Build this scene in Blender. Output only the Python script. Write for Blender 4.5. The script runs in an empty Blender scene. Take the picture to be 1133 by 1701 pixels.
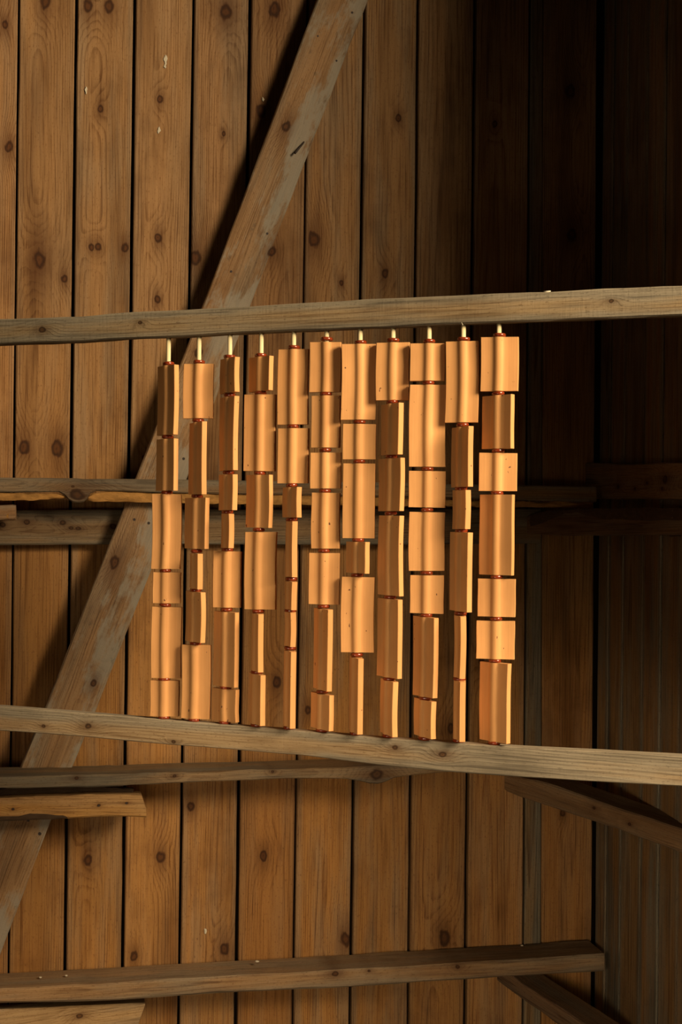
import bpy, math, random
from mathutils import Vector, Matrix, noise as mnoise

random.seed(7)
SC = bpy.context.scene
COL = SC.collection

# ------------------------------------------------------------------ camera
IMG_W, IMG_H, FPX = 1133.0, 1701.0, 2200.0
EYE = Vector((0.0, 0.0, 1.5))
PITCH, ROLL = 0.0089, 0.0120
FWD = Vector((0, math.cos(PITCH), math.sin(PITCH)))
_r, _u = Vector((1, 0, 0)), Vector((0, -math.sin(PITCH), math.cos(PITCH)))
RGT = math.cos(ROLL) * _r + math.sin(ROLL) * _u
UPV = -math.sin(ROLL) * _r + math.cos(ROLL) * _u
cam_data = bpy.data.cameras.new('camera')
cam_data.sensor_fit = 'VERTICAL'
cam_data.sensor_height = 36.0
cam_data.sensor_width = 24.0
cam_data.lens = FPX / IMG_H * 36.0
cam_data.clip_start = 0.05
cam = bpy.data.objects.new('camera', cam_data)
COL.objects.link(cam)
cm = Matrix((RGT, UPV, -FWD)).transposed().to_4x4()
cm.translation = EYE
cam.matrix_world = cm
SC.camera = cam

# ------------------------------------------------------------------ planes of the place
ANG = 0.200                                            # the back wall recedes to the right
T = Vector((math.cos(ANG), math.sin(ANG), 0))          # along the back wall, to the right
N = Vector((math.sin(ANG), -math.cos(ANG), 0))         # out of the back wall, into the room
WALL_P = Vector((-566.5 / FPX * 3.2, 3.2, 0))          # a point of the back wall
Z = Vector((0, 0, 1))


def ray(px, py):
    return (FWD * FPX + RGT * (px - IMG_W / 2) + UPV * (IMG_H / 2 - py)).normalized()


def hit(px, py, P, n):
    d = ray(px, py)
    return EYE + d * ((P - EYE).dot(n) / d.dot(n))


def proj(p):
    v = p - EYE
    d = v.dot(FWD)
    return IMG_W / 2 + FPX * v.dot(RGT) / d, IMG_H / 2 - FPX * v.dot(UPV) / d


def on_wall(px, py, off=0.0):
    return hit(px, py, WALL_P + N * off, N)


CORNER = on_wall(994, 870)
CORNER.z = 0
# the frame that carries the strands: its right end stands nearer
_l, _rr = Vector((-0.2575, 1.0, 0)) * 2.53, Vector((0.2146, 0.8333, 0)) * 2.53
FT = (_rr - _l).normalized()
FN = Vector((FT.y, -FT.x, 0))
FRAME_P = _l

# ------------------------------------------------------------------ world, lamps, exposure
w = bpy.data.worlds.new('world')
SC.world = w
w.use_nodes = True
w.node_tree.nodes['Background'].inputs[0].default_value = (1.0, 0.80, 0.58, 1)
w.node_tree.nodes['Background'].inputs[1].default_value = 0.018

OPEN_S0, OPEN_S1 = 1.62, 3.20                          # opening in the right wall, metres from the corner


def lamp(name, loc, target, energy, size, size_y, color, spread=180.0):
    d = bpy.data.lights.new(name, 'AREA')
    d.shape = 'RECTANGLE'
    d.size, d.size_y = size, size_y
    d.energy, d.color = energy, color
    d.spread = math.radians(spread)
    o = bpy.data.objects.new(name, d)
    COL.objects.link(o)
    o.location = loc
    o.rotation_euler = (Vector(target) - Vector(loc)).to_track_quat('-Z', 'Y').to_euler()
    return o


# low warm daylight from outside the opening, to the right of and behind the camera
lamp('daylight', (2.50, 0.25, 2.85), (-0.15, 2.6, 1.45), 300, 1.45, 1.2, (1.0, 0.80, 0.55))
# added fill with no real source, lifts the strands from the camera's left
lamp('fill_strands', (-1.00, 0.45, 0.95), (0.20, 2.45, 0.95), 2.1, 0.9, 0.6, (1.0, 0.80, 0.55), 62)
lamp('fill_low_wall', CORNER + N * 4.4 - T * 1.3 + Z * 0.75, CORNER - T * 0.3 - Z * 0.65, 6.5, 1.6, 0.6, (1.0, 0.80, 0.55), 58)  # second added fill, brightens the lower part of the back wall

vs = SC.view_settings
vs.view_transform = 'Standard'
vs.look = 'None'
vs.exposure = 0.0
vs.gamma = 1.0
vs.use_curve_mapping = False
SC.cycles.max_bounces = 6
SC.cycles.use_denoising = True


# ------------------------------------------------------------------ node helper
class NT:
    def __init__(s, name):
        s.m = bpy.data.materials.new(name)
        s.m.use_nodes = True
        s.t = s.m.node_tree
        s.t.nodes.clear()
        s.out = s.t.nodes.new('ShaderNodeOutputMaterial')
        s.b = s.t.nodes.new('ShaderNodeBsdfPrincipled')
        s.t.links.new(s.b.outputs[0], s.out.inputs[0])

    def put(s, sock, v):
        if isinstance(v, bpy.types.NodeSocket):
            s.t.links.new(v, sock)
        elif v is not None:
            if hasattr(sock.default_value, '__len__') and not hasattr(v, '__len__'):
                v = (v, v, v)
            if sock.type == 'RGBA' and len(v) == 3:
                v = (*v, 1)
            sock.default_value = v

    def math(s, op, a, b=None, c=None, clamp=False):
        n = s.t.nodes.new('ShaderNodeMath')
        n.operation = op
        n.use_clamp = clamp
        for i, v in enumerate((a, b, c)):
            if v is not None:
                s.put(n.inputs[i], v)
        return n.outputs[0]

    def vec(s, op, a, b=None):
        n = s.t.nodes.new('ShaderNodeVectorMath')
        n.operation = op
        s.put(n.inputs[0], a)
        if b is not None:
            s.put(n.inputs[1], b)
        return n.outputs['Value'] if op in ('LENGTH', 'DOT_PRODUCT', 'DISTANCE') else n.outputs[0]

    def noise(s, v, scale=1.0, detail=2.0, rough=0.5, dist=0.0):
        n = s.t.nodes.new('ShaderNodeTexNoise')
        s.put(n.inputs['Vector'], v)
        n.inputs['Scale'].default_value = scale
        n.inputs['Detail'].default_value = detail
        n.inputs['Roughness'].default_value = rough
        n.inputs['Distortion'].default_value = dist
        return n.outputs[0]

    def ramp(s, f, stops, mode='LINEAR'):
        n = s.t.nodes.new('ShaderNodeValToRGB')
        n.color_ramp.interpolation = mode
        e = n.color_ramp.elements
        while len(e) < len(stops):
            e.new(0.5)
        for i, (p, c) in enumerate(stops):
            e[i].position = p
            e[i].color = (c, c, c, 1) if not hasattr(c, '__len__') else (*c, 1)
        s.put(n.inputs[0], f)
        return n.outputs[0]

    def step(s, v, a, b):
        n = s.t.nodes.new('ShaderNodeMapRange')
        n.interpolation_type = 'SMOOTHSTEP'
        s.put(n.inputs[0], v)
        n.inputs[1].default_value, n.inputs[2].default_value = a, b
        return n.outputs[0]

    def mix(s, f, a, b, mode='MIX'):
        n = s.t.nodes.new('ShaderNodeMix')
        n.data_type = 'RGBA'
        n.blend_type = mode
        s.put(n.inputs[0], f)
        s.put(n.inputs[6], a)
        s.put(n.inputs[7], b)
        return n.outputs[2]

    def attr(s, name):
        n = s.t.nodes.new('ShaderNodeAttribute')
        n.attribute_type = 'OBJECT'
        n.attribute_name = name
        return n

    def new(s, t):
        return s.t.nodes.new(t)

    def sep(s, v):
        n = s.t.nodes.new('ShaderNodeSeparateXYZ')
        s.put(n.inputs[0], v)
        return n.outputs

    def comb(s, x, y, z):
        n = s.t.nodes.new('ShaderNodeCombineXYZ')
        for i, v in enumerate((x, y, z)):
            s.put(n.inputs[i], v)
        return n.outputs[0]

    def bump(s, h, strength, dist=0.001):
        n = s.t.nodes.new('ShaderNodeBump')
        s.put(n.inputs['Height'], h)
        n.inputs['Strength'].default_value = strength
        n.inputs['Distance'].default_value = dist
        s.t.links.new(n.outputs[0], s.b.inputs['Normal'])


NK = 7


def wood_material(name, ring_mm=6.0, ring_amt=0.55, rough_sawn=0.0, orange_low=False):
    """Sawn softwood: growth rings round a pith, knots, fibre, grey weathering.
    x of the object runs along the grain, y across, z out of the face."""
    k = NT(name)
    tc = k.new('ShaderNodeTexCoord').outputs['Object']
    rnd = k.new('ShaderNodeObjectInfo').outputs['Random']
    sd = k.math('MULTIPLY', rnd, 61.0)
    x, y, z = k.sep(tc)
    sp = k.vec('ADD', tc, k.comb(sd, k.math('MULTIPLY', sd, 0.7), 0.0))
    pith = k.attr('pith').outputs['Vector']
    cy, cz, slope = k.sep(pith)
    n1 = k.noise(k.vec('MULTIPLY', sp, (0.8, 5.0, 5.0)), 1.0, 2.0)
    n2 = k.noise(k.vec('MULTIPLY', sp, (2.5, 22.0, 22.0)), 1.0, 2.0)
    yw = k.math('ADD', k.math('SUBTRACT', y, cy), k.math('MULTIPLY', k.math('SUBTRACT', n1, 0.5), 0.04))
    zz = k.math('ADD', k.math('SUBTRACT', z, cz), k.math('MULTIPLY', x, slope))
    zz = k.math('ADD', zz, k.math('MULTIPLY', k.math('SUBTRACT', n2, 0.5), 0.004))
    r = k.math('SQRT', k.math('ADD', k.math('MULTIPLY', yw, yw), k.math('MULTIPLY', zz, zz)))
    core = halo = kring = None
    n4 = k.noise(k.vec('MULTIPLY', sp, (38.0, 60.0, 60.0)), 1.0, 2.0)
    n5 = k.noise(k.vec('MULTIPLY', sp, (30.0, 55.0, 55.0)), 1.0, 2.0)
    n5 = k.math('MULTIPLY', k.math('SUBTRACT', n5, 0.5), 1.1)
    n4m = k.math('MULTIPLY', k.math('SUBTRACT', n4, 0.5), 1.1)
    for i in range(NK):
        kx, ky, kr = k.sep(k.attr('k%d' % i).outputs['Vector'])
        kr1 = k.math('MAXIMUM', kr, 0.0001)
        dx = k.math('ADD', k.math('DIVIDE', k.math('SUBTRACT', x, kx), k.math('MULTIPLY', kr1, 1.35)), n4m)
        dy = k.math('ADD', k.math('DIVIDE', k.math('SUBTRACT', y, ky), kr1), n5)
        dx2 = k.math('MULTIPLY', dx, dx)
        dy2 = k.math('MULTIPLY', dy, dy)
        d = k.math('SQRT', k.math('ADD', dx2, dy2))
        g = k.math('POWER', 2.718, k.math('MULTIPLY', k.math('ADD', k.math('MULTIPLY', dx2, 0.055), k.math('MULTIPLY', dy2, 0.14)), -1.0))
        r = k.math('ADD', r, k.math('MULTIPLY', g, k.math('MULTIPLY', kr1, 1.5)))
        c = k.step(d, 1.15, 0.80)
        h = k.math('POWER', 2.718, k.math('MULTIPLY', k.math('ADD', k.math('MULTIPLY', dx2, 0.10), k.math('MULTIPLY', dy2, 0.28)), -1.0))
        h = k.math('MULTIPLY', h, k.step(kr, 0.001, 0.004))
        q = k.math('MULTIPLY', c, k.math('ADD', 0.5, k.math('MULTIPLY', k.math('SINE', k.math('ADD', k.math('MULTIPLY', d, 7.0), k.math('MULTIPLY', n5, 4.0))), 0.5)))
        core = c if core is None else k.math('MAXIMUM', core, c)
        halo = h if halo is None else k.math('MAXIMUM', halo, h)
        kring = q if kring is None else k.math('MAXIMUM', kring, q)
    ph = k.math('MULTIPLY', r, 1000.0 / ring_mm)
    fr = k.math('FRACT', ph)
    ring = k.ramp(fr, [(0.0, 0.05), (0.50, 0.10), (0.84, 1.0), (0.93, 0.95), (1.0, 0.05)])
    n3 = k.noise(k.vec('MULTIPLY', sp, (2.0, 14.0, 14.0)), 1.0, 3.0)
    ring = k.math('MULTIPLY', ring, k.math('ADD', 0.25, k.math('MULTIPLY', k.step(n3, 0.30, 0.62), 0.75)))
    fib = k.noise(k.vec('MULTIPLY', sp, (14.0, 900.0, 900.0)), 1.0, 3.0, 0.6)
    fib2 = k.noise(k.vec('MULTIPLY', sp, (4.0, 120.0, 120.0)), 1.0, 3.0, 0.6)
    flk = k.noise(k.vec('MULTIPLY', sp, (110.0, 330.0, 330.0)), 1.0, 3.0, 0.65)
    base = k.attr('base').outputs['Vector']
    dark = k.vec('MULTIPLY', base, (0.40, 0.31, 0.22))
    f = k.math('ADD', k.math('MULTIPLY', ring, ring_amt),
               k.math('MULTIPLY', k.math('SUBTRACT', fib, 0.5), 1.5), clamp=True)
    f = k.math('ADD', f, k.math('MULTIPLY', k.math('SUBTRACT', fib2, 0.5), 1.5), clamp=True)
    fib3 = k.noise(k.vec('MULTIPLY', sp, (7.0, 330.0, 330.0)), 1.0, 2.0, 0.6)
    f = k.math('ADD', f, k.math('MULTIPLY', k.math('SUBTRACT', fib3, 0.5), 2.0), clamp=True)
    c = k.mix(f, base, dark)
    if orange_low:                                       # boards tinted by height: more orange towards the foot
        c = k.vec('MULTIPLY', c, k.ramp(k.math('ADD', k.math('MULTIPLY', x, 0.4), 0.5), [(0.25, (1.08, 0.97, 0.70)), (0.62, (1.0, 1.03, 1.08))]))
    # broad tone drift and stains
    b1 = k.noise(k.vec('MULTIPLY', sp, (1.1, 9.0, 9.0)), 1.0, 3.0, 0.6)
    c = k.vec('MULTIPLY', c, k.ramp(b1, [(0.28, (0.52, 0.45, 0.37)), (0.47, (1, 1, 1)), (0.75, (1.22, 1.20, 1.18))]))
    b3 = k.noise(k.vec('MULTIPLY', sp, (3.5, 4.5, 4.5)), 1.0, 4.0, 0.65)
    c = k.vec('MULTIPLY', c, k.ramp(b3, [(0.3, (0.70, 0.66, 0.62)), (0.48, (1, 1, 1)), (1.0, (1.05, 1.05, 1.05))]))
    c = k.mix(k.math('MULTIPLY', k.step(flk, 0.56, 0.70), 0.65), c, k.vec('MULTIPLY', base, (0.42, 0.30, 0.20)))
    # grey weathering, more of it at the edges
    gray = k.attr('gray').outputs['Fac']
    hw = k.attr('hw').outputs['Fac']
    ed = k.step(k.math('SUBTRACT', hw, k.math('ABSOLUTE', y)), 0.018, 0.002)
    gm = k.noise(k.vec('MULTIPLY', sp, (2.2, 16.0, 16.0)), 1.0, 4.0, 0.6)
    gm = k.math('ADD', k.step(gm, 0.42, 0.68), k.math('MULTIPLY', ed, 0.85), clamp=True)
    lum = k.vec('DOT_PRODUCT', c, (0.33, 0.42, 0.25))
    gc = k.vec('MULTIPLY', k.comb(lum, lum, lum), (1.18, 1.0, 0.68))
    c = k.mix(k.math('MULTIPLY', gm, gray), c, gc)
    # plaster or cement smears on one side
    st = k.attr('stain').outputs['Fac']
    sn = k.noise(k.vec('MULTIPLY', sp, (5.0, 13.0, 13.0)), 1.0, 5.0, 0.7)
    side = k.step(k.math('DIVIDE', y, k.math('MAXIMUM', hw, 0.001)), -0.35, 0.45)
    sm = k.math('MULTIPLY', k.step(k.math('ADD', sn, k.math('MULTIPLY', side, 0.13)), 0.53, 0.66), st)
    c = k.mix(k.math('MULTIPLY', sm, 0.75), c, (0.27, 0.245, 0.185))
    sn2 = k.noise(k.vec('MULTIPLY', sp, (22.0, 40.0, 40.0)), 1.0, 4.0, 0.7)
    c = k.mix(k.math('MULTIPLY', k.math('MULTIPLY', k.step(sn2, 0.60, 0.72), st), 0.5), c, (0.05, 0.042, 0.03))
    # knots
    c = k.mix(k.math('MULTIPLY', halo, 0.70), c, k.vec('MULTIPLY', base, (0.28, 0.19, 0.13)))
    kc = k.mix(kring, k.vec('MULTIPLY', base, (0.10, 0.062, 0.04)), k.vec('MULTIPLY', base, (0.29, 0.19, 0.12)))
    c = k.mix(k.math('MULTIPLY', core, 0.88), c, kc)
    k.put(k.b.inputs['Base Color'], c)
    k.put(k.b.inputs['Roughness'], k.math('ADD', 0.72, k.math('MULTIPLY', fib, 0.2)))
    k.b.inputs['Specular IOR Level'].default_value = 0.22
    hgt = k.math('ADD', k.math('MULTIPLY', fib, 0.5), k.math('MULTIPLY', ring, 0.5))
    hgt = k.math('SUBTRACT', hgt, k.math('MULTIPLY', core, 0.4))
    if rough_sawn:
        rs = k.noise(k.vec('MULTIPLY', sp, (260.0, 30.0, 30.0)), 1.0, 2.0)
        hgt = k.math('ADD', hgt, k.math('MULTIPLY', rs, rough_sawn))
    k.bump(hgt, 0.55, 0.0012)
    return k.m


M_BOARD = wood_material('board_wood', 4.6, 0.60, 0.35, True)
M_BEAM = wood_material('beam_wood', 2.6, 0.50, 0.5)


def simple(name, col, rough=0.8, spec=0.3, nscale=None, amt=0.3, bump=0.0, stretch=(1, 1, 1)):
    k = NT(name)
    if nscale:
        tc = k.new('ShaderNodeTexCoord').outputs['Object']
        n = k.noise(k.vec('MULTIPLY', tc, stretch), nscale, 4.0, 0.65)
        c = k.mix(n, tuple(v * (1 - amt) for v in col), tuple(min(1, v * (1 + amt)) for v in col))
        k.put(k.b.inputs['Base Color'], c)
        if bump:
            k.bump(n, bump, 0.004)
    else:
        k.put(k.b.inputs['Base Color'], col)
    k.b.inputs['Roughness'].default_value = rough
    k.b.inputs['Specular IOR Level'].default_value = spec
    return k.m


def terracotta():
    k = NT('terracotta')
    tc = k.new('ShaderNodeTexCoord').outputs['Object']
    rnd = k.new('ShaderNodeObjectInfo').outputs['Random']
    sp = k.vec('ADD', tc, k.comb(k.math('MULTIPLY', rnd, 23.0), k.math('MULTIPLY', rnd, 9.0), 0.0))
    st = k.noise(k.vec('MULTIPLY', sp, (420.0, 420.0, 5.0)), 1.0, 2.0, 0.55)
    bl = k.noise(k.vec('MULTIPLY', sp, (18.0, 18.0, 9.0)), 1.0, 3.0, 0.6)
    gr = k.noise(sp, 900.0, 2.0, 0.6)
    c = k.mix(st, (0.545, 0.256, 0.082), (0.665, 0.336, 0.118))
    c = k.vec('MULTIPLY', c, k.ramp(bl, [(0.2, (0.86, 0.83, 0.80)), (0.75, (1.08, 1.08, 1.08))]))
    c = k.vec('MULTIPLY', c, k.ramp(rnd, [(0.0, (0.93, 0.92, 0.90)), (1.0, (1.05, 1.05, 1.05))]))
    pit = k.noise(k.vec('MULTIPLY', sp, (1.0, 1.0, 0.65)), 170.0, 1.0, 0.4)
    c = k.mix(k.step(pit, 0.765, 0.80), c, (0.13, 0.045, 0.018))
    k.put(k.b.inputs['Base Color'], c)
    k.b.inputs['Roughness'].default_value = 0.72
    k.b.inputs['Specular IOR Level'].default_value = 0.28
    h = k.math('ADD', k.math('MULTIPLY', st, 0.6), k.math('MULTIPLY', gr, 0.25))
    h = k.math('SUBTRACT', h, k.step(pit, 0.75, 0.80))
    k.bump(h, 0.25, 0.0008)
    return k.m


M_TILE = terracotta()
M_RING = simple('glazed_clay', (0.20, 0.030, 0.008), 0.16, 0.6, 60.0, 0.35)
M_ROD = simple('pale_dowel', (0.80, 0.66, 0.36), 0.6, 0.3, 40.0, 0.10, 0, (10, 10, 0.5))
M_BARK = simple('torn_sapwood', (0.33, 0.165, 0.045), 0.9, 0.15, 30.0, 0.75, 1.0, (1.0, 2.4, 2.4))
M_DARKBARK = simple('dark_bark', (0.060, 0.036, 0.020), 0.95, 0.1, 40.0, 0.6, 0.8, (0.5, 2, 2))
M_BACK = simple('dark_backing', (0.012, 0.008, 0.005), 0.95, 0.05)
M_IRON = simple('rusty_iron', (0.030, 0.018, 0.012), 0.7, 0.4, 90.0, 0.4)
M_FLECK = simple('pale_fleck', (0.55, 0.48, 0.34), 0.8, 0.2)
M_EARTH = simple('barn_floor_earth', (0.055, 0.036, 0.022), 0.95, 0.1, 6.0, 0.4, 0.5)


# ------------------------------------------------------------------ object helpers
def link(name, mesh, mat, parent=None):
    o = bpy.data.objects.new(name, mesh)
    if mat and not mesh.materials:
        mesh.materials.append(mat)
    COL.objects.link(o)
    if parent is not None:
        o.parent = parent
        o.matrix_parent_inverse = parent.matrix_world.inverted()
    return o


def empty(name, loc):
    o = bpy.data.objects.new(name, None)
    o.empty_display_size = 0.05
    COL.objects.link(o)
    o.location = loc
    o.matrix_world = Matrix.Translation(loc)
    return o


def tag(o, label=None, cat=None, group=None, kind=None):
    if label:
        o['label'] = label
    if cat:
        o['category'] = cat
    if group:
        o['group'] = group
    if kind:
        o['kind'] = kind
    return o


def wood_props(o, base, gray=0.4, hw=0.05, pith=(0.0, -0.05, 0.0), stain=0.0, knots=()):
    o['base'] = [float(v) for v in base]
    o['gray'] = float(gray)
    o['hw'] = float(hw)
    o['pith'] = [float(v) for v in pith]
    o['stain'] = float(stain)
    for i in range(NK):
        o['k%d' % i] = [float(v) for v in knots[i]] if i < len(knots) else [0.0, 0.0, 0.0]
    return o


def frame_matrix(origin, ex, ez):
    ex = ex.normalized()
    ez = (ez - ex * ez.dot(ex)).normalized()
    ey = ez.cross(ex)
    m = Matrix((ex, ey, ez)).transposed().to_4x4()
    m.translation = origin
    return m


def wob(p, s, seed):
    return mnoise.noise(Vector((p[0] * s + seed * 7.31, p[1] * s + seed * 3.17, p[2] * s - seed)))


def timber(name, front, thick, origin, ex, ez, mat, parent=None, bevel=0.003, rough=0.0015,
           limits=(), seed=None, sub=0.05, taper=None):
    """A sawn timber. FRONT: stations along it, each (upper point, lower point) of the front face,
    in world space; THICK goes back from the front face. Stations are refined to SUB metres and
    the arrises are worn by noise; LIMITS are (point, normal) planes the ends are cut to."""
    seed = random.random() * 50 if seed is None else seed
    st = []
    for (a0, b0), (a1, b1) in zip(front[:-1], front[1:]):
        n = max(1, int(((a1 + b1) - (a0 + b0)).length / 2 / sub))
        for i in range(n):
            t = i / n
            st.append((a0.lerp(a1, t), b0.lerp(b1, t)))
    st.append(front[-1])
    mw = frame_matrix(origin, ex, ez)
    inv = mw.inverted()
    L = []
    for a, b in st:
        a, b = inv @ a, inv @ b
        L.append((a, b))
    vs_, fs = [], []
    exn = mw.to_3x3() @ Vector((1, 0, 0))
    for i, (a, b) in enumerate(L):
        up = (a - b)
        h = up.length
        up = up / h
        bv = min(bevel, h * 0.3, thick * 0.3)
        bk = Vector((0, 0, -thick))
        ring = [a - up * bv, a + Vector((0, 0, -bv)), a + bk + Vector((0, 0, bv)), a + bk - up * bv,
                b + bk + up * bv, b + bk + Vector((0, 0, bv)), b + Vector((0, 0, -bv)), b + up * bv]
        for j, p in enumerate(ring):
            q = Vector(p)
            d = wob(p, 9.0, seed + (j // 2)) * rough + wob(p, 45.0, seed + j) * rough * 0.5
            q += (up if j in (0, 1, 2, 3) else -up) * d
            if j in (0, 7):
                q.z += wob(p, 14.0, seed + 20 + j) * rough * 0.4
            wq = mw @ q
            for P, n in limits:
                s = (wq - P).dot(n)
                if s < 0.0005:
                    dn = exn.dot(n)
                    wq = wq + exn * ((0.0005 - s) / dn)
            vs_.append(inv @ wq)
    m = len(L)
    for i in range(m - 1):
        for j in range(8):
            j2 = (j + 1) % 8
            fs.append((i * 8 + j, i * 8 + j2, (i + 1) * 8 + j2, (i + 1) * 8 + j))
    fs.append(tuple(range(7, -1, -1)))
    fs.append(tuple((m - 1) * 8 + j for j in range(8)))
    me = bpy.data.meshes.new(name)
    me.from_pydata([tuple(v) for v in vs_], [], fs)
    me.validate()
    # consistent outward normals
    import bmesh
    bm = bmesh.new()
    bm.from_mesh(me)
    bmesh.ops.recalc_face_normals(bm, faces=bm.faces)
    bm.to_mesh(me)
    bm.free()
    o = link(name, me, mat)
    o.matrix_world = mw
    if parent is not None:
        o.parent = parent
        o.matrix_parent_inverse = parent.matrix_world.inverted()
    return o


def local_knots(o, px_knots, plane, mm_px):
    inv = o.matrix_world.inverted()
    out = []
    for (px, py, r) in px_knots:
        p = inv @ hit(px, py, *plane)
        out.append((p.x, p.y, r * mm_px))
    return out


def px_timber(name, stations, thick, plane, mat, **kw):
    """A timber whose front face lies in PLANE; stations (px, top py, bottom py) are read on it."""
    front = [(hit(x, yt, *plane), hit(x, yb, *plane)) for x, yt, yb in stations]
    c0 = (front[0][0] + front[0][1]) / 2
    c1 = (front[-1][0] + front[-1][1]) / 2
    return timber(name, front, thick, (c0 + c1) / 2, c1 - c0, plane[1], mat, **kw)


def cyl(name, p, q, r, mat, parent=None, n=14, r2=None, bev=0.0):
    d = (q - p)
    L = d.length
    mw = d.to_track_quat('Z', 'Y').to_matrix().to_4x4()
    mw.translation = p
    r2 = r if r2 is None else r2
    vs_, fs = [], []
    prof = [(r, 0.0), (r2, L)]
    for rr, zz in prof:
        for i in range(n):
            a = 2 * math.pi * i / n
            vs_.append((rr * math.cos(a), rr * math.sin(a), zz))
    for i in range(n):
        j = (i + 1) % n
        fs.append((i, j, n + j, n + i))
    fs.append(tuple(range(n - 1, -1, -1)))
    fs.append(tuple(n + i for i in range(n)))
    me = bpy.data.meshes.new(name)
    me.from_pydata(vs_, [], fs)
    for f in me.polygons:
        f.use_smooth = len(f.vertices) == 4
    o = link(name, me, mat)
    o.matrix_world = mw
    if parent is not None:
        o.parent = parent
        o.matrix_parent_inverse = parent.matrix_world.inverted()
    return o


def box_mesh(name, size, mat):
    x, y, z = (v / 2 for v in size)
    v = [(sx * x, sy * y, sz * z) for sx in (-1, 1) for sy in (-1, 1) for sz in (-1, 1)]
    f = [(0, 1, 3, 2), (4, 6, 7, 5), (0, 4, 5, 1), (2, 3, 7, 6), (0, 2, 6, 4), (1, 5, 7, 3)]
    me = bpy.data.meshes.new(name)
    me.from_pydata(v, [], f)
    me.materials.append(mat)
    return me


def nail(parent, p, n, r=0.004, h=0.002):
    return cyl('nail', p - n * 0.004, p + n * h, r, M_IRON, parent, 8)


# ================================================================== STRUCTURE
H0, H1 = 0.0, 3.55                                     # floor and wall top
HORIZ = 870.0

# ---- floor and ceiling
fl = bpy.data.meshes.new('floor')
_c = CORNER
_q = [_c + T * 0.06 - N * 0.06, _c + T * 0.06 + N * 4.6, _c - T * 4.2 + N * 4.6, _c - T * 4.2 - N * 0.06]
fl.from_pydata([tuple(p) for p in _q] + [tuple(p - Z * 0.1) for p in _q], [],
               [(0, 1, 2, 3), (7, 6, 5, 4)] + [(i, i + 4, (i + 1) % 4 + 4, (i + 1) % 4) for i in range(4)])
tag(link('floor', fl, M_EARTH), kind='structure')
ce = fl.copy()
ce.materials.clear()
co = tag(link('ceiling', ce, M_BACK), kind='structure')
co.location.z = H1 + 0.1

BOARD_TONES = [(0.300, 0.158, 0.058), (0.325, 0.174, 0.069), (0.285, 0.148, 0.053), (0.315, 0.168, 0.064),
               (0.275, 0.138, 0.049)]


def wall_backing(name, p0, p1, n, z0, z1, thick):
    """The dark outer layer behind the board joints."""
    me = bpy.data.meshes.new(name)
    a = [p0 + Z * z0, p1 + Z * z0, p1 + Z * z1, p0 + Z * z1]
    me.from_pydata([tuple(v) for v in a] + [tuple(v - n * thick) for v in a], [],
                   [(0, 1, 2, 3), (7, 6, 5, 4)] + [(i, i + 4, (i + 1) % 4 + 4, (i + 1) % 4) for i in range(4)])
    return tag(link(name, me, M_BACK), kind='structure')


BT = 0.024                                             # board thickness; their faces lie on the wall plane
wall_back = wall_backing('wall_back', CORNER - T * 3.6 - N * (BT + 0.004), CORNER + T * 0.02 - N * (BT + 0.004), N, H0, H1, 0.03)

# joints of the back wall: (px at y 0, px at y 1400, gap in px)
JOINTS = [(31, 16, 3.0), (127, 110, 4.5), (224, 206, 5.0), (322, 301, 4.5), (416, 396, 6.0), (512, 491, 3.5),
          (606, 586, 5.5), (695, 681.5, 4.5), (790, 776, 6.0), (881, 871, 4.0), (903, 900, 1.2), (993, 985, 2.0)]
BKNOTS = {
    -1: [(15, 243, 7), (8, 40, 5)],
    0: [(75, 2, 9), (65, 430, 11), (107, 463, 5), (40, 742, 9), (95, 745, 10), (80, 1225, 5)],
    1: [(146, 10, 8), (181, 10, 8), (167, 180, 5), (152, 410, 5), (163, 410, 5), (208, 411, 6), (146, 1429, 7)],
    2: [(266, 165, 5), (263, 395, 6), (262, 497, 5), (267, 1424, 7), (223, 1588, 6), (240, 760, 4)],
    3: [(376, 20, 10), (325, 428, 9), (372, 222, 3), (330, 585, 6), (317, 1340, 6), (373, 1577, 8)],
    4: [(456, 15, 10), (434, 185, 9), (452, 418, 7), (438, 1422, 7), (460, 1134, 7)],
    5: [(522, 398, 10), (567, 470, 4), (511, 1179, 6), (574, 1560, 9)],
    6: [(663, 196, 5), (574, 1150, 10), (640, 455, 6)],
    7: [(738, 1558, 10), (750, 1210, 7), (755, 690, 6)],
    8: [(822, 205, 5), (800, 1100, 6)],
    10: [(948, 152, 9), (950, 390, 9), (935, 1350, 5)],
}


def board(z0, z1, ta0, tb0, ta1, tb1, plane_p, t, n, parent, mat, proud, tone, gray, knots=(), mm=0.00155, sub=0.12):
    """One upright board: its edges run from (ta0, tb0) at height z0 to (ta1, tb1) at z1, along t."""
    def P(s, z):
        return Vector((plane_p.x, plane_p.y, 0)) + t * s + n * proud + Z * z
    # grain upward: x local = up; the 'upper' edge of the timber is on the -t side
    front = [(P(ta0, z0), P(tb0, z0)), (P(ta1, z1), P(tb1, z1))]
    o = timber('board', front, BT, (P(ta0, z0) + P(tb0, z0) + P(ta1, z1) + P(tb1, z1)) / 4, Z, n, mat,
               None, 0.0025, 0.0012, sub=sub)
    o.parent = parent
    o.matrix_parent_inverse = parent.matrix_world.inverted()
    hw = (tb0 - ta0) / 2
    kn = local_knots(o, knots, (plane_p, n), mm)
    wood_props(o, tone, gray, hw, (random.uniform(-0.4, 0.4) * hw, -random.uniform(0.03, 0.09),
                                   random.uniform(-0.012, 0.012)), 0.0, kn)
    return o


def t_at(px, py):
    return (on_wall(px, py) - CORNER).dot(T), on_wall(px, py).z


def joint_line(x0, x1):
    (t0, z0), (t1, z1) = t_at(x0, 0), t_at(x1, 1400)
    k = (t1 - t0) / (z1 - z0)
    return lambda z: t0 + k * (z - z0)


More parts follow.
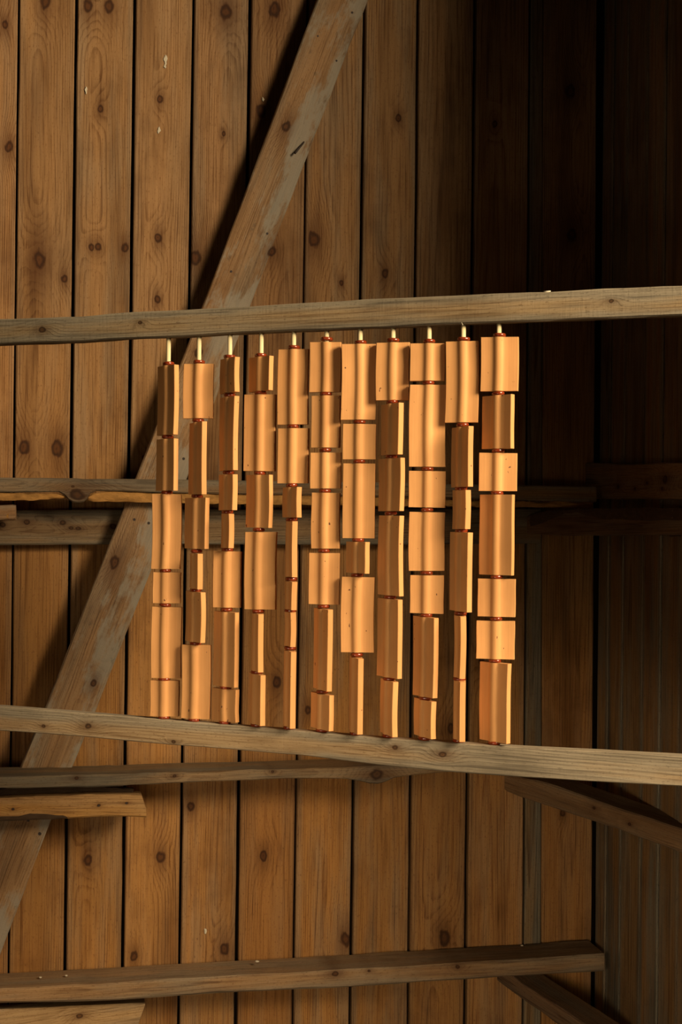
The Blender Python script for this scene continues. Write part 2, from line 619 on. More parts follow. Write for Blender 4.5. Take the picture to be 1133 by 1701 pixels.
lines = [(joint_line(a, b), g * 0.00155) for a, b, g in JOINTS]
# the boards that carry on outside the frame, to the left
for i in range(8):
    f0 = lines[0][0]
    lines.insert(0, ((lambda z, f0=f0: f0(z) - 0.150), 0.006))
for i in range(len(lines) - 1):
    idx = i - 8
    (fa, ga), (fb, gb) = lines[i], lines[i + 1]
    tone = list(BOARD_TONES[(idx * 3 + 7) % 5])
    gray = random.uniform(0.15, 0.40)
    if idx == 9:
        tone, gray = [0.20, 0.135, 0.075], 0.9
    tm = random.uniform(0.88, 1.12)
    tone = [v * tm for v in tone]
    bo = board(H0 + 0.005, H1, fa(H0) + ga / 2, fb(H0) - gb / 2, fa(H1) + ga / 2, fb(H1) - gb / 2, CORNER, T, N,
          wall_back, M_BOARD, random.uniform(-0.003, 0.001), tone, gray, BKNOTS.get(idx, ()))
    # pale paint spots and grey smears that the boards carry
    for fi, px, py, rr, ln in ((2, 275, 100, 3, 2.4), (2, 274, 110, 2, 1.5), (2, 264, 216, 2.5, 2.2), (1, 143, 150, 2, 2.5),
                               (4, 437, 165, 2, 1.6), (3, 341, 1547, 2, 3.0)):
        if fi == idx:
            pm = bpy.data.meshes.new('paint_spot')
            q = [(rr * 0.0015 * (1 + 0.35 * math.sin(3 * a + py)) * math.cos(a), rr * ln * 0.0015 * (1 + 0.3 * math.sin(2 * a + px)) * math.sin(a))
                 for a in [2 * math.pi * i / 14 for i in range(14)]]
            pm.from_pydata([(a, b, 0.0) for a, b in q] + [(a * 0.8, b * 0.8, 0.0012) for a, b in q], [],
                           [(i, (i + 1) % 14, 14 + (i + 1) % 14, 14 + i) for i in range(14)] + [tuple(range(14, 28))])
            ps = link('paint_spot', pm, M_FLECK)
            ps.matrix_world = frame_matrix(on_wall(px, py, 0.0012), T, N)
            ps.parent = bo
            ps.matrix_parent_inverse = bo.matrix_world.inverted()

# ---- right wall, at a right angle, with the opening the light comes through
wall_right = wall_backing('wall_right', CORNER + N * 0.0 + T * (BT + 0.004), CORNER + N * OPEN_S0 + T * (BT + 0.004), -T, H0, H1, 0.03)
RW_P = CORNER.copy()


def s_at(px):
    p = hit(px, 870, RW_P, -T)
    return (p - CORNER).dot(N)


edges = [0.003] + [s_at(x) for x in (1012, 1036, 1069, 1099, 1131)]
while edges[-1] < OPEN_S0 - 0.09:
    edges.append(edges[-1] + random.uniform(0.11, 0.15))
edges[-1] = OPEN_S0
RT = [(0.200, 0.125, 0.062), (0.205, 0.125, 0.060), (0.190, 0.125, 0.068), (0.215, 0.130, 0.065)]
for i in range(len(edges) - 1):
    a, b = edges[i] + 0.002, edges[i + 1] - 0.003
    board(H0 + 0.005, H1, -b, -a, -b + random.uniform(-0.003, 0.003), -a + random.uniform(-0.003, 0.003),
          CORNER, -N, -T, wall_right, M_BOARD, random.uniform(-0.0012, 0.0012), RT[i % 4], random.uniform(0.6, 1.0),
          [(random.uniform(1000, 1200), random.uniform(0, 1700), 5)] if i % 2 else ())
# header panel of the opening, and the wall past it
for nm, s0, s1, z0, z1 in (('wall_right_header', OPEN_S0, OPEN_S1, 3.25, H1),
                           ('wall_right_front', OPEN_S1, 4.6, H0, H1)):
    wall_backing(nm, CORNER + N * s0 + T * (BT + 0.004), CORNER + N * s1 + T * (BT + 0.004), -T, z0, z1, 0.03)

# ================================================================== TIMBERS ON THE BACK WALL
GRAYBEAM = (0.235, 0.150, 0.072)
HONEY = (0.300, 0.165, 0.066)
BROWN = (0.215, 0.120, 0.052)


def wplane(off):
    return (WALL_P + N * off, N)


# ---- diagonal brace
BR_OFF = 0.092
pl = wplane(BR_OFF)
pairs = [(-80, 557, 642), (0, 527, 611), (510, 337, 414), (838, 209, 294), (1173, 76, 162), (1365, -3, 84), (1585, -84, 0), (1650, -108, -25)]
front = [(hit(xr, y, *pl), hit(xl, y, *pl)) for y, xl, xr in pairs]
c0, c1 = (front[0][0] + front[0][1]) / 2, (front[-1][0] + front[-1][1]) / 2
brace = timber('diagonal_brace', front, 0.050, (c0 + c1) / 2, c1 - c0, N, M_BEAM, bevel=0.003, rough=0.002)
# local y points to the left edge here: the smears are on the right
wood_props(brace, (0.275, 0.158, 0.070), 0.40, 0.062, (0.03, -0.08, 0.012), 0.9,
           local_knots(brace, [(475, 210, 7), (452, 418, 7), (190, 935, 8), (155, 1135, 5), (330, 585, 7)], pl, 0.0015))
tag(brace, 'long diagonal plank brace smeared with grey plaster, behind the hanging tile strands', 'brace')
for (x, y, r) in [(223, 863, .0035), (247, 869, .0035), (585, 21, .0030), (559, 101, .0026), (528, 60, .0024),
                  (444, 388, .0030), (47, 1363, .003), (66, 1385, .004), (384, 451, .003), (305, 762, .0035)]:
    if proj(hit(x, y, *pl))[1] > 0:
        nail(brace, hit(x, y, *pl), N, r, 0.0008)
p = hit(497, 246, *pl)
q = p + T * -0.014 - Z * 0.020 + N * 0.022
bent = cyl('bent_nail', hit(507, 233, *pl) - N * 0.004, hit(488, 258, *pl) + N * 0.018, 0.0025, M_IRON, brace, 8)

# ---- girt behind the brace at eye height
pl = wplane(0.038)
o = px_timber('wall_rail', [(-260, 850, 908), (0, 848, 905.5), (200, 847, 904), (560, 846, 905), (898, 845, 903)], 0.037, pl, M_BEAM)
wood_props(o, (0.205, 0.130, 0.062), 0.85, 0.045, (0.01, -0.05, 0.006), 0,
           local_knots(o, [(45, 868, 4), (104, 868, 4), (118, 877, 3), (130, 878, 3), (188, 875, 4), (4, 872, 4)], pl, 0.0015))
tag(o, 'grey-brown wall rail that runs flat behind the diagonal brace at mid height', 'rail')

# ---- ledge rail above it, with torn strips along its lower edge
pl = wplane(0.138)
o = px_timber('ledge_rail', [(-260, 793, 817), (0, 793.5, 818), (98, 794, 817), (108, 794, 823), (114, 794, 830), (121, 794, 834), (130, 794.5, 835), (139, 795, 833.5), (145, 795, 828), (150, 795, 820), (160, 795, 815.5), (372, 797.5, 820), (700, 803, 826), (991, 808, 834)], 0.045, pl, M_BEAM, sub=0.03)
wood_props(o, (0.230, 0.135, 0.058), 0.75, 0.020, (0.012, -0.05, 0.004), 0,
           local_knots(o, [(128, 822, 9), (121, 808, 2)], pl, 0.0015))
tag(o, 'thin ledge rail with two torn orange strips under it, crossing over the brace', 'rail')


def torn_strip(name, stations, thick, plane, mat, parent, amp=0.006, seed=3):
    """A strip of torn sapwood or bark: a grid pushed about by noise, closed at the back."""
    front = []
    for (x0, a0, b0), (x1, a1, b1) in zip(stations[:-1], stations[1:]):
        k = max(2, int(abs(x1 - x0) / 6))
        for i in range(k):
            t = i / k
            front.append((x0 + (x1 - x0) * t, a0 + (a1 - a0) * t, b0 + (b1 - b0) * t))
    front.append(stations[-1])
    n = plane[1]
    rows = 6
    vs_, fs = [], []
    for x, a, b in front:
        A, B = hit(x, a, *plane), hit(x, b, *plane)
        for r in range(rows):
            t = r / (rows - 1)
            p = A.lerp(B, t)
            e = math.sin(math.pi * min(1, max(0, t)))
            d = wob(p, 30.0, seed) * amp + wob(p, 80.0, seed + 2) * amp * 0.5
            p = p + n * (d * (0.4 + e) - amp * 0.7 + e * amp * 0.6) + Z * (wob(p, 40.0, seed + 5) * amp * (0.7 if r in (0, rows - 1) else 0.3))
            vs_.append(p)
        vs_.append(A - n * thick)
        vs_.append(B - n * thick)
    m = len(front)
    w_ = rows + 2
    order = list(range(rows)) + [rows + 1, rows]
    for i in range(m - 1):
        for j in range(w_):
            a, b = order[j], order[(j + 1) % w_]
            fs.append((i * w_ + a, i * w_ + b, (i + 1) * w_ + b, (i + 1) * w_ + a))
    fs.append(tuple(order))
    fs.append(tuple((m - 1) * w_ + j for j in reversed(order)))
    org = sum(vs_, Vector()) / len(vs_)
    me = bpy.data.meshes.new(name)
    me.from_pydata([tuple(v - org) for v in vs_], [], fs)
    import bmesh
    bm = bmesh.new()
    bm.from_mesh(me)
    bmesh.ops.recalc_face_normals(bm, faces=bm.faces)
    bm.to_mesh(me)
    bm.free()
    for f in me.polygons:
        f.use_smooth = len(f.vertices) == 4
    me.set_sharp_from_angle(angle=math.radians(45))
    ob = link(name, me, mat)
    ob.matrix_world = Matrix.Translation(org)
    if parent is not None:
        ob.parent = parent
        ob.matrix_parent_inverse = parent.matrix_world.inverted()
    return ob


torn_strip('torn_strip', [(-250, 817, 831), (0, 818, 831), (60, 820, 831), (100, 821, 829), (111, 824, 827)], 0.03, wplane(0.132), M_BARK, o, 0.005, 3)
torn_strip('torn_strip', [(147, 824, 830), (155, 819, 833), (200, 817, 834), (260, 818, 835), (372, 820, 837), (560, 826, 839), (560.5, 826, 839),
                          (860, 834, 842), (985, 834, 843)], 0.03, wplane(0.132), M_BARK, o, 0.005, 9)

# ---- broken timber end at the left edge of the frame
o = px_timber('broken_timber', [(-260, 839, 864), (-60, 838.5, 863.5), (20, 838, 863), (25.5, 839, 862)], 0.055, wplane(0.135), M_BEAM, rough=0.004, sub=0.012)
wood_props(o, (0.300, 0.150, 0.055), 0.3, 0.02, (0.0, -0.02, 0.0), 0.4)
tag(o, 'short broken timber end with a ragged face, under the left end of the ledge rail', 'timber')
torn_strip('torn_strip', [(-40, 846, 860), (0, 845, 861), (14, 848, 862)], 0.02, wplane(0.138), M_BARK, o, 0.005, 5)

# ---- thin shelf rail under the frame, with a knot that bulges down
P0 = on_wall(-260, 1290, 0.222)
P1 = on_wall(860, 1270, 0.122)
d = Vector((P1.x - P0.x, P1.y - P0.y, 0)).normalized()
sn = Vector((d.y, -d.x, 0))
pl = (P0, sn)
st = [(-260, 1299, 1318), (0, 1290, 1310), (110, 1288, 1308), (220, 1285, 1305), (320, 1282, 1300), (400, 1280, 1296.5), (500, 1277, 1294), (575, 1274, 1294),
      (600, 1273, 1298), (614, 1273, 1301), (628, 1273, 1301.5), (641, 1273, 1298), (655, 1273, 1291), (700, 1272.5, 1286), (770, 1270, 1281), (838, 1268, 1278)]
o = px_timber('shelf_rail', st, 0.120, pl, M_BEAM, sub=0.025, rough=0.0025, bevel=0.0025)
wood_props(o, (0.205, 0.128, 0.060), 0.85, 0.03, (0.0, -0.06, 0.006), 0,
           local_knots(o, [(626, 1287, 9), (453, 1282, 2), (127, 1293, 2.5), (290, 1289, 2.5)], pl, 0.0015))
tag(o, 'grey weathered shelf rail with a bulging knot, just below the lower bar', 'rail')
shelf_rail = o

# ---- rough board end across the brace, lower left
pl = wplane(0.160)
o = px_timber('rough_plank', [(-200, 1327, 1368), (0, 1325, 1363), (60, 1323, 1361), (160, 1320, 1358.5), (230, 1322, 1357), (236, 1323, 1357), (243, 1345, 1357)],
              0.066, pl, M_BEAM, rough=0.004, sub=0.02, bevel=0.004)
wood_props(o, (0.400, 0.205, 0.055), 0.25, 0.03, (0.0, -0.02, 0.01), 0.0, local_knots(o, [(22, 1344, 2), (164, 1338, 2), (210, 1334, 2)], pl, 0.0015))
tag(o, 'short rough orange plank with dark bark along its edges, nailed over the brace foot', 'plank')
torn_strip('bark_edge', [(-180, 1361, 1369), (0, 1356, 1364), (30, 1357, 1364), (50, 1352, 1362), (75, 1353, 1362), (105, 1355, 1360), (112, 1357, 1359.5)],
           0.012, wplane(0.163), M_DARKBARK, o, 0.003, 13)
torn_strip('bark_edge', [(-180, 1313, 1327), (0, 1311, 1325), (80, 1309, 1322), (150, 1307, 1321), (222, 1311, 1320)], 0.020, wplane(0.128), M_DARKBARK, o, 0.004, 17)
for x, y in ((22, 1344), (164, 1338), (210, 1334)):
    nail(o, hit(x, y, *pl), N, 0.0025, 0.002)

# ---- thick bottom rail, its end reaching the right wall
pl = wplane(0.118)
o = px_timber('bottom_rail', [(-260, 1657, 1681), (0, 1643, 1668), (200, 1632, 1662), (400, 1621, 1648.5), (585, 1611, 1639.5), (800, 1598, 1625.5), (1004, 1584, 1613)],
              0.114, pl, M_BEAM, rough=0.0025, bevel=0.005, limits=[(CORNER - T * 0.004, -T)])
wood_props(o, (0.285, 0.165, 0.072), 0.60, 0.026, (0.0, -0.05, 0.008), 0, local_knots(o, [(557, 1618, 4), (613, 1613, 2), (760, 1606, 3)], pl, 0.0015))
tag(o, 'long thick bottom rail lying on the back wall, its cut end in the right corner', 'rail')
for i, (x, y) in enumerate(((427, 1597), (110, 1621), (67, 1624), (867, 1571))):
    p = hit(x, y, Vector((0, 0, on_wall(x, 1640, 0.06).z)), Z)
    zt = (o.matrix_world @ Vector((0, 0, 0))).z
    # flecks lie on the top face of the rail
    cyl('paint_fleck', hit(x, y, *wplane(0.118 - 0.055)) - N * 0.0, hit(x, y, *wplane(0.118 - 0.055)) + Z * 0.002, 0.006 if i == 0 else 0.0035, M_FLECK, o, 9, 0.003)

# ---- pale plank under the bottom rail, lower left corner
pl = wplane(0.075)
o = px_timber('pale_plank', [(-200, 1686, 1790), (0, 1678, 1782), (120, 1672, 1775), (210, 1668, 1770), (222, 1667.7, 1728), (232, 1667.3, 1697), (241, 1667, 1671)], 0.040, pl, M_BEAM, rough=0.003, bevel=0.004)
o_front = o
wood_props(o, (0.400, 0.250, 0.110), 0.45, 0.07, (0.01, -0.04, 0.006), 0, local_knots(o, [(132, 1688, 4)], pl, 0.0015))
tag(o, 'pale new plank with a slanted end, under the left part of the bottom rail', 'plank')

# ---- corner braces from the back wall to the right wall
LIM = [(CORNER, N), (CORNER, -T)]


def corner_brace(name, pxa, pxb, ya, yb, stations, thick, base, gray, label, knots=(), rough=0.002):
    A, B = on_wall(pxa, ya, 0.0), hit(pxb, yb, CORNER, -T)
    d = Vector((B.x - A.x, B.y - A.y, 0)).normalized()
    n = Vector((d.y, -d.x, 0))
    if n.dot(EYE - A) < 0:
        n = -n
    pl = (A, n)
    o = px_timber(name, stations, thick, pl, M_BEAM, limits=LIM, rough=rough, sub=0.03)
    wood_props(o, base, gray, 0.035, (0.0, -0.05, 0.012), 0, local_knots(o, knots, pl, 0.0014))
    tag(o, label, 'brace')
    return o


corner_brace('corner_brace', 838, 1162, 1300, 1395, [(836, 1284, 1311), (842, 1287, 1314), (893, 1296.5, 1334), (911, 1301, 1340), (1023, 1341, 1376), (1133, 1377, 1417.5), (1162, 1386.5, 1428.5)],
             0.088, (0.210, 0.122, 0.055), 0.45, 'brown corner brace just under the lower bar, rising from right to left', [(1046, 1369, 3), (987, 1342, 3)])
corner_brace('corner_brace', 824, 1150, 1620, 1850, [(826, 1604, 1630), (867, 1633, 1660), (954, 1690, 1721), (1050, 1753, 1789), (1150, 1818, 1859)],
             0.088, (0.150, 0.080, 0.036), 0.5, 'dark corner brace under the bottom rail, running off the lower right edge', rough=0.003)
eb = corner_brace('corner_brace', 858, 1162, 870, 870, [(860, 868, 886), (878, 857, 887.5), (905, 850, 888.5), (960, 846, 889), (1133, 845, 889), (1162, 845, 889)],
                  0.055, (0.180, 0.105, 0.050), 0.5, 'dark corner brace at eye level with bark on its upper edge, right of the strands', rough=0.003)
A, B = on_wall(858, 870, 0), hit(1162, 870, CORNER, -T)
d = Vector((B.x - A.x, B.y - A.y, 0)).normalized()
n = Vector((d.y, -d.x, 0))
torn_strip('bark_edge', [(880, 856, 874), (905, 849, 866), (935, 845, 853), (955, 845, 851), (1000, 845, 863), (1060, 844, 864), (1133, 844, 864), (1150, 844, 864)], 0.02, (A + n * 0.004, n), M_DARKBARK, eb, 0.004, 23)

# ---- girt on the right wall
off = (CORNER - on_wall(972, 800)).dot(T)
pl = (CORNER - T * off, -T)
o = px_timber('side_rail', [(973, 769, 829), (1000, 769.5, 829), (1050, 771, 829), (1100, 769, 829), (1133, 768, 829), (1240, 767, 829)], off - 0.006, pl, M_BEAM, limits=[(CORNER + N * 0.003, N)], sub=0.03, rough=0.003)
wood_props(o, (0.190, 0.110, 0.050), 0.4, 0.045, (0.0, -0.04, 0.01), 0, local_knots(o, [(1105, 796, 7), (1075, 802, 3), (1027, 808, 4), (1100, 812, 3), (1055, 812, 3)], pl, 0.0013))
tag(o, 'dark knotty rail on the right wall, its end showing in the corner', 'rail')

# ================================================================== THE FRAME BARS AND THE STRANDS
BAR_T = 0.024
fpl = (FRAME_P + FN * (BAR_T / 2), FN)
# the bars run on, outside the frame, to the right wall
_e = fpl[0] + FT * ((CORNER - T * 0.006 - fpl[0]).dot(T) / FT.dot(T))
XE = proj(Vector((_e.x, _e.y, EYE.z)))[0] - 6
up = [(-420, 550, 590), (0, 529.5, 572), (130, 526, 567), (230, 518, 561), (300, 515, 559), (400, 510, 552.5), (500, 503, 549), (610, 497.5, 544.5), (733, 491, 539), (910, 484, 532), (1133, 475, 523.6), (XE, 475 - 0.048 * (XE - 1133), 523.6 - 0.043 * (XE - 1133))]
o = px_timber('upper_bar', up, BAR_T, fpl, M_BEAM, bevel=0.0025, rough=0.0018, limits=[(CORNER, -T)], sub=0.03)
wood_props(o, (0.285, 0.195, 0.095), 0.85, 0.023, (0.035, -0.08, 0.006), 0, local_knots(o, [(70, 548, 5), (1015, 500, 3), (233, 536, 3)], fpl, 0.0011))
tag(o, 'upper frame bar of grey pine that the pale rods hang from', 'bar')
upper_bar = o
s0 = hit(902, 485, *fpl) - FN * 0.004
cyl('splinter', s0, hit(914, 484, *fpl) - FN * 0.004 + Z * 0.001, 0.0022, M_FLECK, o, 6, 0.001)
cyl('splinter', hit(767, 536, *fpl) + FN * 0.001, hit(770, 541, *fpl) + FN * 0.004, 0.0007, M_FLECK, o, 6, 0.0004)
lo = [(-420, 1155, 1192), (0, 1173.5, 1214), (130, 1184, 1223), (250, 1194, 1234), (500, 1214.5, 1255), (633, 1226, 1271), (740, 1233, 1282), (860, 1241, 1291), (1000, 1248.5, 1299), (1133, 1256, 1306), (XE, 1256 + 0.0735 * (XE - 1133), 1306 + 0.0815 * (XE - 1133))]
o = px_timber('lower_bar', lo, BAR_T, fpl, M_BEAM, bevel=0.0015, rough=0.0008, limits=[(CORNER, -T)], sub=0.03)
wood_props(o, (0.345, 0.235, 0.120), 0.8, 0.023, (-0.04, -0.09, 0.006), 0, local_knots(o, [(146, 1206, 5), (72, 1206, 3), (656, 1241, 4), (735, 1254, 4.5), (288, 1232, 3)], fpl, 0.0011))
tag(o, 'lower frame bar of pale grey pine that the strands stand on', 'bar')


def bar_line(tab, x, k):
    for (x0, *a), (x1, *b) in zip(tab[:-1], tab[1:]):
        if x0 <= x <= x1:
            t = (x - x0) / (x1 - x0)
            return a[k] + (b[k] - a[k]) * t


TT = 0.0100                                            # tile plate thickness
TR = 0.0100                                            # radius of the tube through the tile
RH = 0.0030                                            # rod radius hole


def tile_mesh(name, WL, WR, L, seed):
    """Extruded clay tile: a tube with two flat wings, a hole for the rod, slightly bowed."""
    rnd = random.Random(seed)
    h = TT / 2
    a0 = math.asin(h / TR)
    c = 0.0007
    pts = [(WR, -h + c), (WR, h - c), (WR - c, h)]
    fx = TR * math.cos(a0)
    pts += [(fx + 0.010, h), (fx + 0.0030, h + 0.0001), (fx + 0.0009, h + 0.0007)]
    na = 9
    for i in range(na):
        a = a0 + 0.16 + (math.pi - 2 * a0 - 0.32) * i / (na - 1)
        pts.append((TR * math.cos(a), TR * math.sin(a)))
    pts += [(-fx - 0.0009, h + 0.0007), (-fx - 0.0030, h + 0.0001), (-fx - 0.010, h), (-WL + c, h), (-WL, h - c)]
    half = pts[1:]
    pts = half + [(-x, -y) for x, y in [(-px_, py_) for px_, py_ in reversed(half)]]
    # mirror: lower side runs back from left to right
    low = [(x, -y) for x, y in reversed(half)]
    pts = half + low
    n = len(pts)
    hole = []
    for x, y in pts:
        a = math.atan2(y, x)
        hole.append((0.0045 * math.cos(a), 0.0045 * math.sin(a)))
    rows = 7
    bx, by = rnd.uniform(-1, 1) * 0.0012 * min(1.3, L / 0.10), rnd.uniform(-1, 1) * 0.0012
    tw = rnd.uniform(-0.035, 0.035)
    tilt0, tilt1 = rnd.uniform(-0.014, 0.014), rnd.uniform(-0.014, 0.014)
    wv = rnd.uniform(-1, 1) * 0.0003
    vs_, fs = [], []

    def place(x, y, t):
        z = -L * t
        if t == 0:
            z += x * tilt0
        if t == 1:
            z += x * tilt1
        s = math.sin(math.pi * t)
        aa = tw * (t - 0.5)
        k = 1 + wv / max(abs(x), 0.01) * math.sin(2.2 * math.pi * t) if abs(x) > TR else 1
        x2, y2 = x * k * math.cos(aa) - y * math.sin(aa), x * k * math.sin(aa) + y * math.cos(aa)
        return (x2 + bx * (s - 0.5), y2 + by * (s - 0.5), z)
    for r in range(rows):
        for x, y in pts:
            vs_.append(place(x, y, r / (rows - 1)))
    hb = len(vs_)
    for r in (0, rows - 1):
        for x, y in hole:
            vs_.append(place(x, y, r / (rows - 1)))
    for r in range(rows - 1):
        for i in range(n):
            j = (i + 1) % n
            fs.append((r * n + i, (r + 1) * n + i, (r + 1) * n + j, r * n + j))
    for i in range(n):
        j = (i + 1) % n
        fs.append((i, j, hb + j, hb + i))
        b = (rows - 1) * n
        fs.append((b + j, b + i, hb + n + i, hb + n + j))
        fs.append((hb + i, hb + j, hb + n + j, hb + n + i))
    me = bpy.data.meshes.new(name)
    me.from_pydata(vs_, [], fs)
    import bmesh
    bm = bmesh.new()
    bm.from_mesh(me)
    bmesh.ops.recalc_face_normals(bm, faces=bm.faces)
    bm.to_mesh(me)
    bm.free()
    for f in me.polygons:
        f.use_smooth = True
    me.set_sharp_from_angle(angle=math.radians(38))
    me.materials.append(M_TILE)
    return me


def ring_mesh():
    """A squat glazed bead with a hole."""
    R, r, hh = 0.0108, 0.0046, 0.0032
    prof = [(r, -hh * 0.8), (R * 0.72, -hh), (R * 0.93, -hh * 0.8), (R, -hh * 0.25), (R, hh * 0.25), (R * 0.93, hh * 0.8), (R * 0.72, hh), (r, hh * 0.8)]
    n = 20
    vs_, fs = [], []
    for i in range(n):
        a = 2 * math.pi * i / n
        wv = 1 + 0.03 * math.sin(3 * a + 1) + 0.02 * math.sin(5 * a)
        for q, zz in prof:
            vs_.append((q * wv * math.cos(a), q * wv * math.sin(a), zz * (1 + 0.08 * math.sin(2 * a))))
    m = len(prof)
    for i in range(n):
        for k in range(m):
            i2, k2 = (i + 1) % n, (k + 1) % m
            fs.append((i * m + k, i2 * m + k, i2 * m + k2, i * m + k2))
    me = bpy.data.meshes.new('ring')
    me.from_pydata(vs_, [], fs)
    for f in me.polygons:
        f.use_smooth = True
    me.materials.append(M_RING)
    return me


RING = ring_mesh()
COLS = [
    (279.8, 604.3, [(607.8,722.8,261.2,297.0,6.4), (729.5,815.2,260.6,297.6,6.4), (821.0,944.9,252.4,301.9,0.0), (950.7,1001.7,253.9,300.8,0.0), (1008.1,1126.3,251.3,301.9,0.0), (1129.8,1193.3,249.8,298.5,0.0)]),
    (330.5, 601.4, [(604.9,695.2,304.3,355.3,0.0), (701.9,821.3,314.5,344.5,7.9), (827.1,911.4,308.1,349.4,5.8), (919.5,977.5,318.0,340.1,9.0), (982.7,1065.8,311.6,345.1,8.7), (1071.0,1196.0,301.9,350.9,0.0)]),
    (381.8, 592.6, [(595.3,652.9,364.9,398.1,7.9), (659.6,781.7,364.9,396.9,8.2), (788.4,847.5,366.3,397.8,7.6), (853.4,910.2,371.3,393.1,8.2), (915.7,1008.9,353.8,401.9,0.0), (1016.2,1140.0,359.0,401.3,5.2), (1143.8,1202.1,355.3,401.3,3.8)]),
    (433.9, 590.6, [(593.2,650.0,413.5,454.9,5.8), (655.8,782.6,404.8,459.2,0.0), (789.0,876.4,411.2,456.6,4.7), (883.7,1011.9,406.2,460.1,0.0), (1018.6,1113.8,423.1,442.9,9.0), (1118.8,1205.0,417.3,445.8,8.4)]),
    (488.1, 577.2, [(580.7,705.4,461.0,513.4,0.0), (711.8,802.9,461.0,514.0,0.0), (809.4,859.5,470.3,502.9,7.9), (866.2,958.0,477.0,497.1,9.3), (965.3,1011.9,477.0,494.5,9.6), (1016.2,1072.4,477.6,496.5,13.1), (1080.3,1207.6,479.9,495.7,14.6)]),
    (542.8, 563.5, [(569.0,651.6,514.2,567.6,0.0), (657.6,743.7,516.9,566.4,0.0), (752.1,811.5,515.1,567.6,0.0), (818.7,911.1,516.9,565.5,0.0), (918.6,1003.6,512.7,564.9,0.0), (1011.1,1145.2,525.6,557.4,10.8), (1152.1,1214.5,520.8,559.8,7.8)]),
    (598.5, 569.0, [(572.0,697.5,567.0,624.9,0.0), (704.7,763.2,569.1,624.9,0.0), (770.1,894.0,569.1,623.4,0.0), (900.0,951.9,573.9,614.1,7.5), (958.5,1083.1,566.4,621.6,0.0), (1091.5,1218.2,584.1,607.8,9.3)]),
    (653.1, 565.4, [(569.6,665.1,624.3,680.5,0.0), (671.1,755.7,633.6,671.2,4.5), (761.7,849.0,629.4,673.6,3.0), (856.5,988.6,630.9,674.2,6.9), (994.6,1124.5,630.6,673.0,8.4), (1129.6,1222.1,639.9,669.7,9.0)]),
    (712.9, 567.2, [(571.1,633.0,681.1,739.6,0.0), (639.6,775.5,679.6,740.2,0.0), (782.7,843.0,679.0,740.2,0.0), (850.8,948.0,679.0,738.7,0.0), (955.5,1018.6,681.1,737.5,0.0), (1024.6,1156.6,688.6,731.2,7.5), (1162.0,1225.1,689.2,726.7,9.0)]),
    (769.9, 563.6, [(567.5,702.0,740.2,795.7,0.0), (709.5,809.1,751.9,788.8,9.0), (814.2,879.0,751.6,782.5,9.9), (884.1,1015.0,748.6,786.7,8.1), (1022.2,1124.5,755.5,775.3,10.2), (1129.6,1229.6,756.1,776.5,12.0)]),
    (829.0, 557.0, [(560.6,650.1,798.7,861.7,0.0), (657.0,745.5,799.9,853.9,6.0), (752.7,815.7,795.7,859.0,0.0), (821.7,954.9,796.0,854.5,3.0), (961.5,1024.0,793.6,856.6,0.0), (1031.2,1094.2,791.5,855.1,0.0), (1100.5,1232.3,799.0,851.5,6.9)]),
]

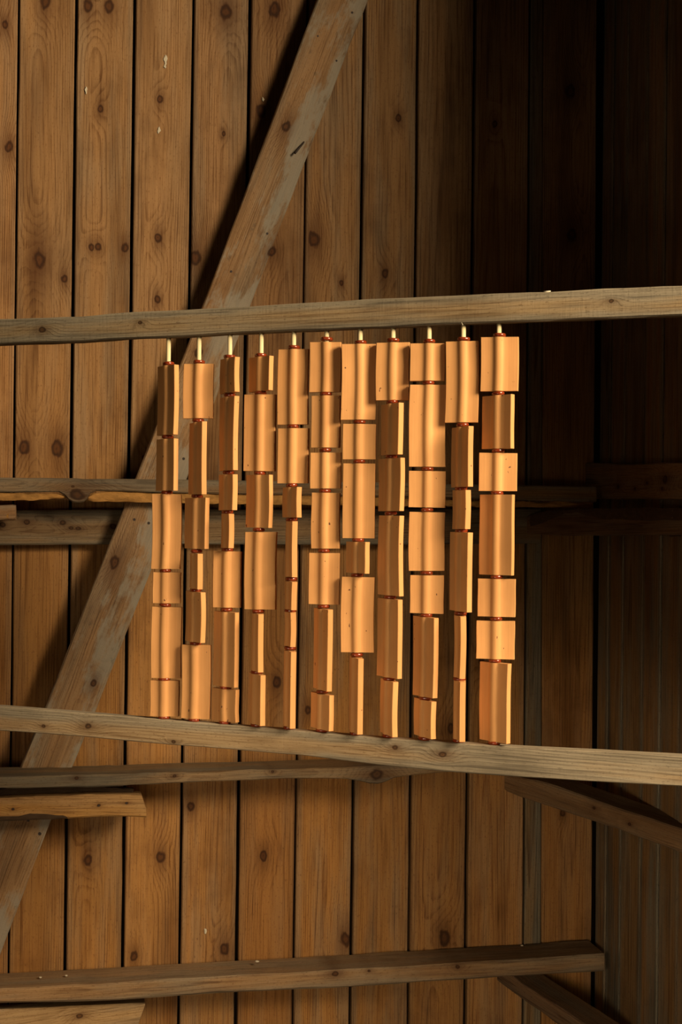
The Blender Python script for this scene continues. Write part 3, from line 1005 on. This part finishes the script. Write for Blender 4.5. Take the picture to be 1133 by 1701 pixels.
STRAND_LABELS = [
    'leftmost hanging strand, six tiles of about equal width, long pale rod showing above',
    'second strand from the left, broad top tile over narrower ones, long pale rod above',
    'third strand from the left, seven tiles, four narrow turned ones above three broad ones',
    'fourth strand from the left, small narrow top tile above a long broad one',
    'fifth strand from the left, two broad tiles on top, then only very thin edge-on tiles',
    'sixth strand from the left, middle of the row, five broad tiles above two turned ones',
    'seventh strand from the left, long top tile and one small turned tile between broad ones',
    'eighth strand from the left, dull shaded tiles under a broad speckled top tile',
    'ninth strand from the left, short bright top tile and mostly broad pale tiles',
    'tenth strand, second from the right, broad top tile above thin turned tiles',
    'rightmost strand, brightest of the row, seven broad glowing tiles',
]
cpl = (FRAME_P, FN)
for ci, (xc, yr, pieces) in enumerate(COLS):
    top = hit(xc, yr, *cpl)
    X, Yw = top.x, top.y
    # where the bars stand on this plumb line
    ztop = hit(xc, bar_line(up, xc, 1), *fpl).z
    xb = proj(Vector((X, Yw, top.z - 0.6)))[0]
    zbot = hit(xb, bar_line(lo, xb, 0), *fpl).z
    root = empty('tile_strand', Vector((X, Yw, zbot)))
    tag(root, STRAND_LABELS[ci], 'tile strand', 'terracotta tile strands between the bars')
    cyl('rod', Vector((X, Yw, zbot + 0.001)), Vector((X, Yw, ztop + 0.003)), 0.0040, M_ROD, root, 16)
    depth = (Vector((X, Yw, 1.5)) - EYE).dot(FWD)
    sc = FPX / depth
    view = math.atan2(X, Yw)                          # bearing of the strand from the eye

    def z_of(py):
        return hit(xc + (py - yr) * -0.012, py, Vector((X, Yw, 0)), Vector((math.sin(view), math.cos(view), 0)) * -1).z
    prev_b = None
    zs = [(z_of(a), z_of(b)) for a, b, *_ in pieces]
    ring_z = [z_of(yr)]
    for (z0, z1), (z2, z3) in zip(zs[:-1], zs[1:]):
        ring_z.append((z1 + z2) / 2)
    ring_z.append(zbot + 0.0030)
    for k, zr in enumerate(ring_z):
        r = bpy.data.objects.new('ring', RING)
        COL.objects.link(r)
        r.parent = root
        r.location = (random.uniform(-.0006, .0006), 0, zr - zbot)
        r.rotation_euler = (random.uniform(-.05, .05), random.uniform(-.07, .07) if 0 < k < len(ring_z) - 1 else 0, random.uniform(0, 6.28))
    for k, (ya, yb, xl, xr, e) in enumerate(pieces):
        z0, z1 = zs[k]
        z0 = min(z0, ring_z[k] - 0.0022)
        z1 = max(z1, ring_z[k + 1] + 0.0022)
        xm = proj(Vector((X, Yw, (z0 + z1) / 2)))[0]
        wpx = xr - xl
        if e == 0:
            th = random.Random(ci * 17 + k).uniform(0.14, 0.30) if ci < 6 else random.Random(ci * 17 + k).uniform(0.0, 0.13)
            W2 = (wpx / sc - TT * math.sin(th)) / math.cos(th)
            ctr = ((xl + xr) / 2 - xm) / sc
            ctr = max(-0.004, min(0.004, ctr))
            WL, WR = W2 / 2 - ctr, W2 / 2 + ctr
        else:
            W = 0.0605 if ci > 6 else 0.0575
            wm = wpx / sc
            th = None
            # widest turn that still gives the seen width
            for i in range(0, 880, 5):
                t_ = math.radians(i / 10)
                if max(W * math.cos(t_) + TT * math.sin(t_), 2 * TR * 0.98) <= wm and t_ > 0.18:
                    th = t_
                    break
            if th is None:
                th = math.radians(78)
            WL = WR = W / 2
        me = tile_mesh('tile', WL, WR, z0 - z1, ci * 100 + k)
        t = bpy.data.objects.new('tile', me)
        COL.objects.link(t)
        t.parent = root
        t.location = (0, 0, z0 - zbot)
        # turned so that its right wing comes forward by th, seen from the eye
        t.rotation_euler = (0, 0, -view - th)
